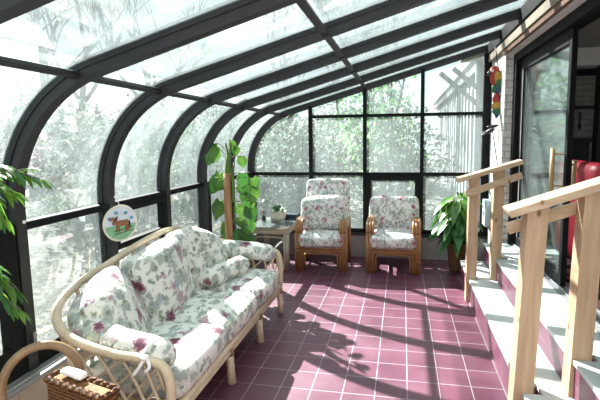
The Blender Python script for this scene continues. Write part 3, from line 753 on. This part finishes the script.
mb = MB(); mb.rbox((-.12,-.085,.066), (.12,.085,.074), .002); mb.rbox((-.12,-.085,0), (.12,.085,.008), .002); mb.rbox((-.12,.078,.008), (.12,.085,.066), .001); mb.build('cover', M['book'], B)
mb = MB(); mb.box((-.114,-.078,.008), (.114,.078,.066)); mb.build('pages', M['book'], B)
V = empty('bud_vase', (-1.785, 5.3, .526), label='tiny dark vase with purple leaves at the left of the cream pot', cat='vase')
mb = MB(); mb.lathe([(0,0),(.02,0),(.03,.02),(.024,.045),(.014,.06),(.017,.07)], n=16); mb.build('vessel', M['glossblack'], V)
mb = MB()
for k in range(18):
    a = rnd.uniform(0, 2*PI); e = rnd.uniform(.3, 1.4); d = Vector((math.cos(a)*math.cos(e), math.sin(a)*math.cos(e), math.sin(e))); mb.leaf(Vector((0,0,.065))+d*.03, d, (0,0,1), .05, .022, .2, False, 4)
mb.build('foliage', M['leaf_purple'], V)

# ------------------------------------------------------------------ climbing plant on a pole
CP = empty('climbing_plant', (-1.77, 4.12, 0), label='climbing plant with big heart shaped leaves on a wooden pole in the back left corner', cat='plant')
mb = MB(); mb.lathe([(0,0),(.12,0),(.15,.25),(.155,.26),(.145,.26),(.135,.22),(0,.22)], n=24); mb.build('pot', M['wicker_pot'], CP)
mb = MB(); mb.tube([(0,0,.2), (.003,0,.6), (-.004,.0,.95), (0,.0,1.24)], [.042,.04,.038,.036], 12); mb.build('pole', M['pole_wood'], CP)
mb = MB(); lf = MB(); ld = MB()
vine = smooth_path([(.05,.02,.22), (.06,.03,.5), (-.05,.035,.75), (.05,.03,1.0), (.04,.03,1.2), (.03,-.02,1.42), (.02,-.05,1.55)], 5); mb.tube(vine, .009, 6)
vine2 = smooth_path([(-.05,.02,.22), (-.05,.03,.5), (.05,.04,.8), (.06,.0,1.1), (.07,.03,1.35)], 5); mb.tube(vine2, .008, 6)
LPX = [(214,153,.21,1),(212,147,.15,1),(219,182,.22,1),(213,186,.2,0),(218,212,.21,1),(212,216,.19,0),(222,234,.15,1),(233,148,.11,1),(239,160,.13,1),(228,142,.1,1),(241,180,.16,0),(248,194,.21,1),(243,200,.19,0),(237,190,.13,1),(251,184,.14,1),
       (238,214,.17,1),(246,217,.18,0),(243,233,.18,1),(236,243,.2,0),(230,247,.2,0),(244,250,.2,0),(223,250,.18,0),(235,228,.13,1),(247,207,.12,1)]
for i, (px, py, L, lit) in enumerate(LPX):
    x = (px-227)*.0094; z = 1.25-(py-172)*.0094; side = 1 if x > 0 else -1
    L *= .93; x = x+.03 if x > 0 else x-.015; tip = Vector((x, .02+.05*rnd.random(), z+L*.42)); o = Vector((side*.03, .01, z+.02))
    mb.tube([o, o.lerp(tip, .5)+Vector((0,-.02,.03)), tip], .004, 5)
    d = Vector((side*rnd.uniform(.05,.4), rnd.uniform(-.35,.05), -1)); up = Vector((side*rnd.uniform(-.2,.9), -1, rnd.uniform(.1,.6)))
    (lf if lit else ld).leaf(tip, d, up, L, L*.93, .05, True, 8, -.16)  # light and shade on the leaves put into their two greens
mb.tube(smooth_path([(.1,-.03,.95), (.22,-.05,1.0), (.27,-.05,1.1), (.24,-.04,1.2)], 5), .007, 6)
mb.tube(smooth_path([(0,.0,1.22), (.02,-.01,1.36), (.05,.0,1.5), (.04,.01,1.56)], 5), [.026]*8+[.014]*8, 7)
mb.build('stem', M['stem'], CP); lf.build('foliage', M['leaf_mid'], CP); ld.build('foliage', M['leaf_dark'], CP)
# ------------------------------------------------------------------ peace lily like plant beside the steps
PL = empty('potted_plant', (.66, 5.15, 0), label='tall leafy plant in a brown wicker pot between the armchair and the steps', cat='plant')
mb = MB(); mb.lathe([(0,0),(.1,0),(.115,.12),(.135,.3),(.145,.34),(.15,.36),(.138,.36),(.128,.32),(0,.32)], n=24); mb.build('pot', M['wicker_pot'], PL)
mb = MB(); mb.lathe([(0,.325),(.127,.325)], n=24); mb.build('soil', M['soil'], PL)
st = MB(); lf = MB(); ld = MB()
for k in range(85):
    a = rnd.uniform(0, 2*PI); hgt = rnd.uniform(.42, .95); rad = rnd.uniform(.04, .17)*(1.1 if hgt < .75 else .7)
    if math.cos(a) > .5: rad *= .6
    b = Vector((rnd.uniform(-.06,.06), rnd.uniform(-.06,.06), .32)); t = Vector((math.cos(a)*rad, math.sin(a)*rad, hgt))
    st.tube([b, b.lerp(t, .5)+Vector((0,0,.05)), t], .005, 5)
    d = Vector((math.cos(a), math.sin(a), rnd.uniform(-.5,.25))); L = rnd.uniform(.17,.26)
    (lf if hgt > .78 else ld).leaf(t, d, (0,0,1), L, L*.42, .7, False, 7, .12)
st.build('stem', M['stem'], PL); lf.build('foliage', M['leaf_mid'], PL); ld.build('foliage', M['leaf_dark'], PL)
mb = MB(); mb.rbox((.985, 5.36, .5), (1.055, 5.56, .82), .008); bx = mb.build('wall_box', M['blue_grey']); tag(bx, 'blue grey metal box mounted low on the brick wall behind the tall leafy plant', 'wall box')
mb = MB(); mb.rbox((.98, 5.45, .62), (.985, 5.48, .68), .001); mb.build('latch', M['alu'], bx)

# ------------------------------------------------------------------ fig at the left edge
FG = empty('fig_tree', (-1.72, 1.2, 0), label='slim leafed indoor fig reaching in at the left edge of the photo', cat='plant')
mb = MB(); mb.lathe([(0,0),(.13,0),(.16,.26),(.165,.28),(.15,.28),(.14,.24),(0,.24)], n=24); mb.build('pot', M['pot_white'], FG)
br = MB(); lf = MB(); ld = MB()
br.tube(smooth_path([(0,0,.2), (.02,.02,.6), (-.01,.05,1.0), (.02,.06,1.35), (.0,.1,1.7)], 5), [.018]*11+[.015]*5+[.01]*5, 8)
fig = [((0,.05,1.25), (.06,.22,1.42), (.15,.28,1.38)), ((0,.05,1.3), (.0,.26,1.46), (.06,.3,1.42)), ((0,.05,1.3), (.08,.22,1.49), (.24,.32,1.43)), ((0,.05,1.2), (.03,.25,1.38), (.07,.3,1.27)), ((.02,.03,1.2), (.04,.25,1.42), (.17,.32,1.47)), ((0,.04,.85), (.0,.26,1.03), (.07,.32,.95)), ((0,.04,.8), (-.02,.25,.98), (.08,.32,.86)), ((0,.05,.9), (.0,.26,1.06), (.03,.3,1.0)), ((0,.05,1.6), (-.05,.2,1.7), (-.1,.3,1.66)), ((0,.05,1.1), (.1,-.2,1.3), (.2,-.3,1.25)), ((0,.05,.72), (-.05,.2,.8), (-.1,.3,.75))]
for q in fig:
    P = smooth_path(q, 7); br.tube(P, .004, 5)
    for i in range(5, len(P)):
        t = (P[i]-P[i-1]).normalized()
        for sgn in (-1, 1):
            side = t.cross(Vector((0,0,1))).normalized()*sgn
            d = t*.8 + side*rnd.uniform(.3,.9) + Vector((0,0,rnd.uniform(-.5,.15)))
            (lf if rnd.random() < .5 else ld).leaf(P[i], d, (0,0,1), rnd.uniform(.05,.08), .023, .4, False, 5, .1)
    lf.leaf(P[-1], P[-1]-P[-2], (0,0,1), .07, .022, .4, False, 5, .1)
br.build('stem', M['bark'], FG); lf.build('foliage', M['leaf_fig'], FG); ld.build('foliage', M['leaf_dark'], FG)

# ------------------------------------------------------------------ baskets in the near left corner
HB = empty('hoop_basket', (-1.575, 1.545, 0), math.radians(43), label='round cane basket with a tall tan hoop handle beside the sofa end', cat='basket')
mb = MB(); mb.lathe([(0,0),(.1,0),(.125,.1),(.13,.2),(.136,.21),(.124,.21),(.115,.1),(0,.015)], n=24); mb.build('body', M['wicker_pot'], HB)
mb = MB(); pts = [(-.135,0,.12), (-.142,0,.35)] + [(-.148*math.cos(a), 0, .51+.175*math.sin(a)) for a in [PI*i/16 for i in range(17)]] + [(.142,0,.35), (.135,0,.12)]
mb.tube(pts, .019, 10); hd = mb.build('handle', M['rattan_bark'], HB)
WB = empty('wicker_hamper', (-1.275, 1.43, 0), math.atan2(-.098, .373), label='dark brown rectangular wicker hamper in front of the sofa end', cat='hamper')
mb = MB(); hw, hd_, hh = .168, .035, .61
for a, b in (((-hw,-hd_), (hw,-hd_+.012)), ((-hw,hd_-.012), (hw,hd_)), ((-hw,-hd_+.012), (-hw+.012,hd_-.012)), ((hw-.012,-hd_+.012), (hw,hd_-.012))): mb.box((a[0],a[1],0), (b[0],b[1],hh-.01))
mb.box((-hw,-hd_,0), (hw,hd_,.02)); mb.build('body', M['wicker_dark'], WB)
mb = MB(); mb.rbox((-hw+.013,-hd_+.013,hh-.03), (hw-.013,hd_-.013,hh-.004)); mb.build('lid', M['wicker_dark'], WB)
mb = MB()
for k in range(2):
    n = 40; loop = []
    for (x0,y0),(x1,y1) in (((-hw,-hd_),(hw,-hd_)), ((hw,-hd_),(hw,hd_)), ((hw,hd_),(-hw,hd_)), ((-hw,hd_),(-hw,-hd_))):
        m = 30 if abs(x1-x0) > .1 else 8
        for i in range(m):
            t = i/m; ph = len(loop)*.9 + k*PI; loop.append((x0+(x1-x0)*t, y0+(y1-y0)*t + .006*math.cos(ph), hh-.006+.007*math.sin(ph)))
    mb.tube(loop, .009, 6, closed=True)
mb.build('rim', M['wicker_dark'], WB)
mb = MB(); padd(mb, puff(.13,.04,.025,.01, 6, (0,0,0), .01, 3.), T((-.06,.01,hh+.02))); o = mb.build('paper_wad', M['paper'], None); o.location = WB.location; o.rotation_euler = WB.rotation_euler
tag(o, 'crumpled white paper lying on top of the dark wicker hamper', 'paper')

# ------------------------------------------------------------------ hanging disc, parrot, gull
HP = empty('hanging_plate', (-1.93, 2.63, 1.015), math.radians(68), label='round painted plate with a brown horse, hanging from the glass wall', cat='ornament')
# local: disc faces -Y
HP.scale = (.88,.88,.88)
mb = MB(); n = 40
def disc(mb, r, y0, y1, n=40): return mb.prism([(r*math.cos(2*PI*k/n), y0, r*math.sin(2*PI*k/n)) for k in range(n)], (0, y1-y0, 0))
disc(mb, .14, 0, .012); mb.build('plate', flat('pale sky glaze', (.62,.7,.78)), HP)
mb = MB(); mb.tube([(.138*math.cos(2*PI*k/40), .004, .138*math.sin(2*PI*k/40)) for k in range(40)], .008, 8, closed=True); mb.build('rim', M['pot_white'], HP)
mb = MB(); g = [(.13*math.cos(a), -.003, .13*math.sin(a)) for a in [PI+.12+(PI-.24)*i/24 for i in range(25)]]; mb.prism(g[::-1], (0, .003, 0)); mb.build('painted_field', flat('green glaze', (.2,.42,.24)), HP)
mb = MB()
for x, z in ((-.035,.085),(.045,.075),(.095,.03),(-.09,.045)): mb.ell((x,-.001,z), (.018,.003,.014))
mb.build('painted_blossom', flat('blue glaze', (.12,.3,.42)), HP)
hs = MB(); y = -.006
def q(c, r, rot=0): hs.ell((c[0], y, c[1]), (r[0], .005, r[1]), 12, 7, Matrix.Rotation(rot, 3, 'Y'))
q((.0,.0), (.052,.024)); q((-.05,.022), (.016,.035), .6); q((-.075,.042), (.024,.011), -.5); q((.045,.002), (.02,.024))
for x, a in ((-.035,.05),(-.02,-.1),(.04,.12),(.055,-.05)): q((x,-.04), (.007,.036), a)
h_ = hs.build('painted_horse', flat('brown horse glaze', (.25,.1,.045)), HP)
hs = MB(); hs.ell((.072, y, -.02), (.008,.005,.035)); hs.build('tail', M['black'], h_); hs = MB(); hs.ell((-.045, y-.002, .04), (.007,.005,.028), 12, 7, Matrix.Rotation(.7, 3, 'Y')); hs.build('mane', M['black'], h_)
mb = MB()
for z in (-.06,-.085): mb.tube([(-.06,-.005,z), (.1,-.005,z+.02)], .003, 5)
mb.build('painted_fence', M['black'], HP)
mb = MB(); mb.tube([(0,.004,.14), (-.005,.03,.2)], .003, 5); mb.ell((-.005,.035,.205), (.014,.014,.014)); mb.build('hook', M['white'], HP)

PA = empty('parrot_ornament', (1.025, 5.12, 2.075), math.radians(-8), label='painted hanging parrot in red, yellow and green near the brick pier', cat='ornament')
red, yel, grn, blu = flat('parrot red', (.26,.022,.016)), flat('parrot yellow', (.36,.2,.025)), flat('parrot green', (.02,.1,.035)), flat('parrot blue', (.015,.05,.11))
def pp(c, r, name, mat, rot=0, par=None, thick=.022):
    mb = MB(); mb.ell((c[0], 0 if len(c) < 3 else c[2], c[1]), (r[0], thick, r[1]), 18, 11, Matrix.Rotation(rot, 3, 'Y')); return mb.build(name, mat, par or PA)
hd = pp((-.03,.235), (.052,.058), 'head', red)
pp((-.082,.215), (.026,.034), 'beak', M['glossblack'], .5, hd, .014); pp((-.055,.24,-.02), (.018,.018), 'cheek', flat('parrot cream', (.7,.62,.45)), 0, hd, .008); pp((-.055,.248,-.028), (.006,.006), 'eye', M['glossblack'], 0, hd, .005)
pp((.005,.14), (.075,.115), 'body', red, -.25)
wg = pp((.025,.13,-.02), (.05,.1), 'wing', yel, -.3, None, .014); pp((.035,.09,-.028), (.05,.06), 'wing_band', grn, -.3, wg, .012); pp((.03,.03,-.02), (.045,.045), 'wing_tip', blu, -.2, wg, .014)
pp((-.02,.05), (.036,.055), 'belly', grn, .1)
tl = pp((.0,-.07), (.042,.085), 'tail', red); pp((.01,-.15,-.005), (.058,.06), 'tail_band', yel, 0, tl); pp((.008,-.205,-.008), (.05,.05), 'tail_end', grn, 0, tl); pp((.005,-.235,-.01), (.025,.05), 'tail_tip', blu, 0, tl, .018)
mb = MB(); mb.tube([(0,0,.27), (-.03,.03,.5)], .004, 6); mb.tube([(.02,0,.23), (-.03,.03,.5)], .004, 6); mb.build('cord', M['black'], PA)
GU = empty('gull_ornament', (.985, 5.2, 1.655), math.radians(-20), label='small dark and white hanging gull below the parrot ornament', cat='ornament')
def gp(c, r, name, mat, rot): mb = MB(); mb.ell(c, r, 14, 9, Matrix.Rotation(rot, 3, 'Y')); return mb.build(name, mat, GU)
gp((0,0,0), (.06,.02,.024), 'body', M['alu'], -.5); gp((.045,0,.035), (.02,.016,.018), 'head', M['white'], 0); gp((-.06,0,-.035), (.05,.012,.012), 'tail', M['glossblack'], -.5)
gp((.03,-.02,.05), (.07,.006,.018), 'wing', M['glossblack'], -.15); gp((-.05,.03,-.01), (.07,.006,.016), 'wing', M['glossblack'], -.5)
mb = MB(); mb.tube([(0,0,.02), (0,.06,.94)], .0025, 5); mb.build('cord', M['black'], GU)
# latches on the glass wall frames
mb = MB(); mb.tube([(-2.035,1.95,.44), (-2.01,1.95,.44)], .008, 8); mb.rbox((-2.015,1.94,.43), (-2.005,1.96,.53), .004); o = mb.build('window_latch', M['sill']); tag(o, 'small grey latch handle low on the nearest glass wall post', 'latch')
mb = MB(); disc(mb, .01, 0, .01, 20); o = mb.build('round_button', M['white'], None, (-2.026, 1.962, 1.15)); o.rotation_euler = (0,0,PI/2); tag(o, 'small round white button on the nearest curved glazing post', 'button')

# ------------------------------------------------------------------ outdoors
def gz(x, y):
    d = max(0, -2.4-x)*.8 + max(0, y-8.5)*.55*(1 if x < .3 else max(0., 1-(x-.3)/1.2)*1.)
    return -.12 + .16*max(0, d-.4)**1.0*(1-.3*min(1, d/14)) + .12*noise.noise(Vector((x*.5, y*.5, 0)))
mb = MB(); nx, ny = 70, 70; xs = [-26+40*i/nx for i in range(nx+1)]; ys = [-8+44*j/ny for j in range(ny+1)]
vs = [(x, y, gz(x, y) if not (-2.6 < x < 5.6 and -3 < y < 6.2) else -.2) for y in ys for x in xs]
fs = [(j*(nx+1)+i, j*(nx+1)+i+1, (j+1)*(nx+1)+i+1, (j+1)*(nx+1)+i) for j in range(ny) for i in range(nx)]
mb.add(vs, fs, True); struct(mb, 'ground', M['ground'])
def branchy(seed, h, levels=5, spread=.5, r0=.1, kids=3, up=.25):
    rg = random.Random(seed); mb = MB()
    def grow(p, d, L, r, lv):
        n = 4; pts = [p]; q = p
        for i in range(n):
            d = (d + Vector((rg.uniform(-1,1), rg.uniform(-1,1), rg.uniform(-1,1)))*.14 + Vector((0,0,.05*up))).normalized(); q = q + d*(L/n); pts.append(q)
        mb.tube(pts, [r*(1-.45*i/n) for i in range(n+1)], 6 if lv < 2 else (4 if lv < 4 else 3), caps=False)
        if lv >= levels: return
        for k in range(kids if lv else kids+2):
            t = rg.uniform(.35, 1.); b = pts[min(n, int(t*n)+1) if k else n]
            ax = Vector((rg.uniform(-1,1), rg.uniform(-1,1), rg.uniform(-.4,.7))); nd = (d + ax*spread*1.6 + Vector((0,0,up))).normalized()
            grow(b, nd, L*rg.uniform(.58,.8), r*.52, lv+1)
    grow(Vector((0,0,-.1)), Vector((rg.uniform(-.1,.1), rg.uniform(-.1,.1), 1)).normalized(), h*.34, r0, 0); return mb
def bush(seed, w, h, nl, leaf, lmat, tw=40):
    rg = random.Random(seed); o = empty('shrub'); a = MB(); b = MB()
    for k in range(tw):
        an = rg.uniform(0, 2*PI); r = rg.uniform(.1, 1)*w*.5; p = Vector((math.cos(an)*r, math.sin(an)*r, h*rg.uniform(.5,1.)*(1-.5*(r/(w*.5))**2)))
        a.tube([(p.x*.15, p.y*.15, -.1), (p.x*.6, p.y*.6, p.z*.55), tuple(p)], [.012,.009,.004], 4, caps=False)
    for k in range(nl):
        an = rg.uniform(0, 2*PI); r = math.sqrt(rg.uniform(0, 1))*w*.5; top = h*(1-.55*(r/(w*.5))**2); z = top*(rg.uniform(0, 1)**.6)
        p = Vector((math.cos(an)*r, math.sin(an)*r, z)) + Vector((rg.gauss(0,.05), rg.gauss(0,.05), rg.gauss(0,.05)))
        d = Vector((rg.uniform(-1,1), rg.uniform(-1,1), rg.uniform(-1,1))).normalized(); s = d.orthogonal().normalized(); L = leaf*rg.uniform(.6,1.4)
        b.add([p, p+d*L*.5+s*L*.3, p+d*L, p+d*L*.5-s*L*.3], [(0,1,2,3)])
    a.build('twigs', M['twig'], o); b.build('foliage', lmat, o); return o
def copy_tree(o, parent=None):
    c = o.copy(); col.objects.link(c)
    if parent: c.parent = parent
    for ch in list(o.children): copy_tree(ch, c)
    return c
protos = [bush(1, 1.8, 1.5, 1500, .09, M['dry_leaf'], 60), bush(2, 1.5, 1.9, 1300, .08, M['hedge_leaf'], 70), bush(3, 2.2, 1.2, 1500, .1, M['dry_leaf'], 80), bush(4, 1.6, 2.2, 1200, .1, M['fresh_leaf'], 40)]
names = ['pale dry shrub', 'grey green shrub', 'low spreading dry shrub', 'spring green shrub']
spots = []
for k in range(46):                                       # slope left of the glass
    for t in range(40):
        x = -rnd.uniform(4.2, 15); y = rnd.uniform(-1.5, 15)
        if all((x-a)**2+(y-b)**2 > 1.75**2 for a, b, c in spots): break
    spots.append((x, y, 'L'))
for k in range(30):                                       # slope behind the gable
    for t in range(40):
        x = rnd.uniform(-8, .2); y = rnd.uniform(9., 20)
        if all((x-a)**2+(y-b)**2 > 1.7**2 for a, b, c in spots): break
    spots.append((x, y, 'B'))
used = set()
for i, (x, y, side) in enumerate(spots):
    k = rnd.choice((0, 0, 1, 1, 2)) if i not in (48, 51) else 3
    o = protos[k] if k not in used else copy_tree(protos[k]); used.add(k)
    s = rnd.uniform(.8, 1.5); o.location = (x, y, gz(x, y)-.05); o.rotation_euler = (0, 0, rnd.uniform(0, 6.28)); o.scale = (s, s, s*rnd.uniform(.85,1.15))
    tag(o, '%s growing on the slope %s' % (names[k], 'outside the left glass wall' if side == 'L' else 'behind the back glass wall'), 'shrub', '%ss %s' % (names[k], 'outside the left glass' if side == 'L' else 'behind the back glass'))
tp = []
for sd, h, lv in ((11, 8., 5), (23, 9.5, 5), (37, 7., 5)):
    o = branchy(sd, h, lv, .5, .12, 3).build('bare_tree', M['bark']); tp.append(o)
TR = [(-7.6,11.6,0,.95), (-10,3.6,1,1.1), (-11.5,12.5,2,1.2), (-3.8,14.5,1,1.), (-1.5,15.5,0,1.05), (-13,8,0,1.2), (-8.6,.2,2,.9), (-2.8,18,2,1.3), (-12,14,1,1.2), (-.2,19,1,1.)]
for i, (x, y, k, s) in enumerate(TR):
    o = tp[k] if not any(t[2] == k for t in TR[:i]) else copy_tree(tp[k])
    o.location = (x, y, gz(x, y)); o.rotation_euler = (0, 0, i*1.7); o.scale = (s, s, s)
    back = y > 13.5 and x > -5
    tag(o, 'leafless grey tree beyond the %s' % ('back glass wall' if back else 'left glass wall'), 'tree', 'leafless trees beyond the %s glass' % ('back' if back else 'left'))

# neighbouring wing of the house, seen through the right bay of the gable
HW = empty('house_wing', (1.6, 13, 0), label='white board sided wing of the house outside the right back window', cat='building')
def hw_(mb, name, mat):
    o = mb.build(name, mat, HW); o.matrix_parent_inverse = Matrix.Translation(-Vector(HW.location)); return o
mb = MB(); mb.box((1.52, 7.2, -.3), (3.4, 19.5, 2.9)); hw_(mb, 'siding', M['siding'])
y = 7.2
mb = MB()
while y < 19.4: mb.box((1.48, y, -.3), (1.52, y+.2, 2.9)); y += .55
q_ = hw_(mb, 'battens', M['batten']); q_['kind'] = 'stuff'
mb = MB(); mb.rbox((1.36, 7.0, 2.84), (1.5, 19.7, 3.02)); hw_(mb, 'gutter', M['roof_grey'])
mb = MB(); mb.prism([(1.36, 7.0, 2.98), (3.5, 7.0, 3.9), (3.5, 7.0, 4.0), (1.3, 7.0, 3.06)], (0, 12.7, 0)); hw_(mb, 'roof', M['roof_grey'])
OV = empty('porch_overhang', (1.0, 6.8, 0), label='timber eave with two diagonal braces just outside the right back window', cat='eave')
def ov(mb, name, mat):
    o = mb.build(name, mat, OV); o.matrix_parent_inverse = Matrix.Translation(-Vector(OV.location)); return o
mb = MB(); mb.rbox((.85, 5.9, 2.72), (1.2, 6.98, 2.8)); ov(mb, 'soffit', M['cream'])
for (a, b) in (((.55,6.86,2.56), (1.1,6.86,2.08)), ((.74,6.86,2.62), (1.12,6.86,2.3))):
    mb = MB(); mb.tube([a, b], .036, 4, smooth=False); ov(mb, 'brace', M['roof_grey'])
mb = MB(); mb.rbox((1.08, 6.89, -.2), (1.2, 6.985, 2.72)); ov(mb, 'post', M['siding'])
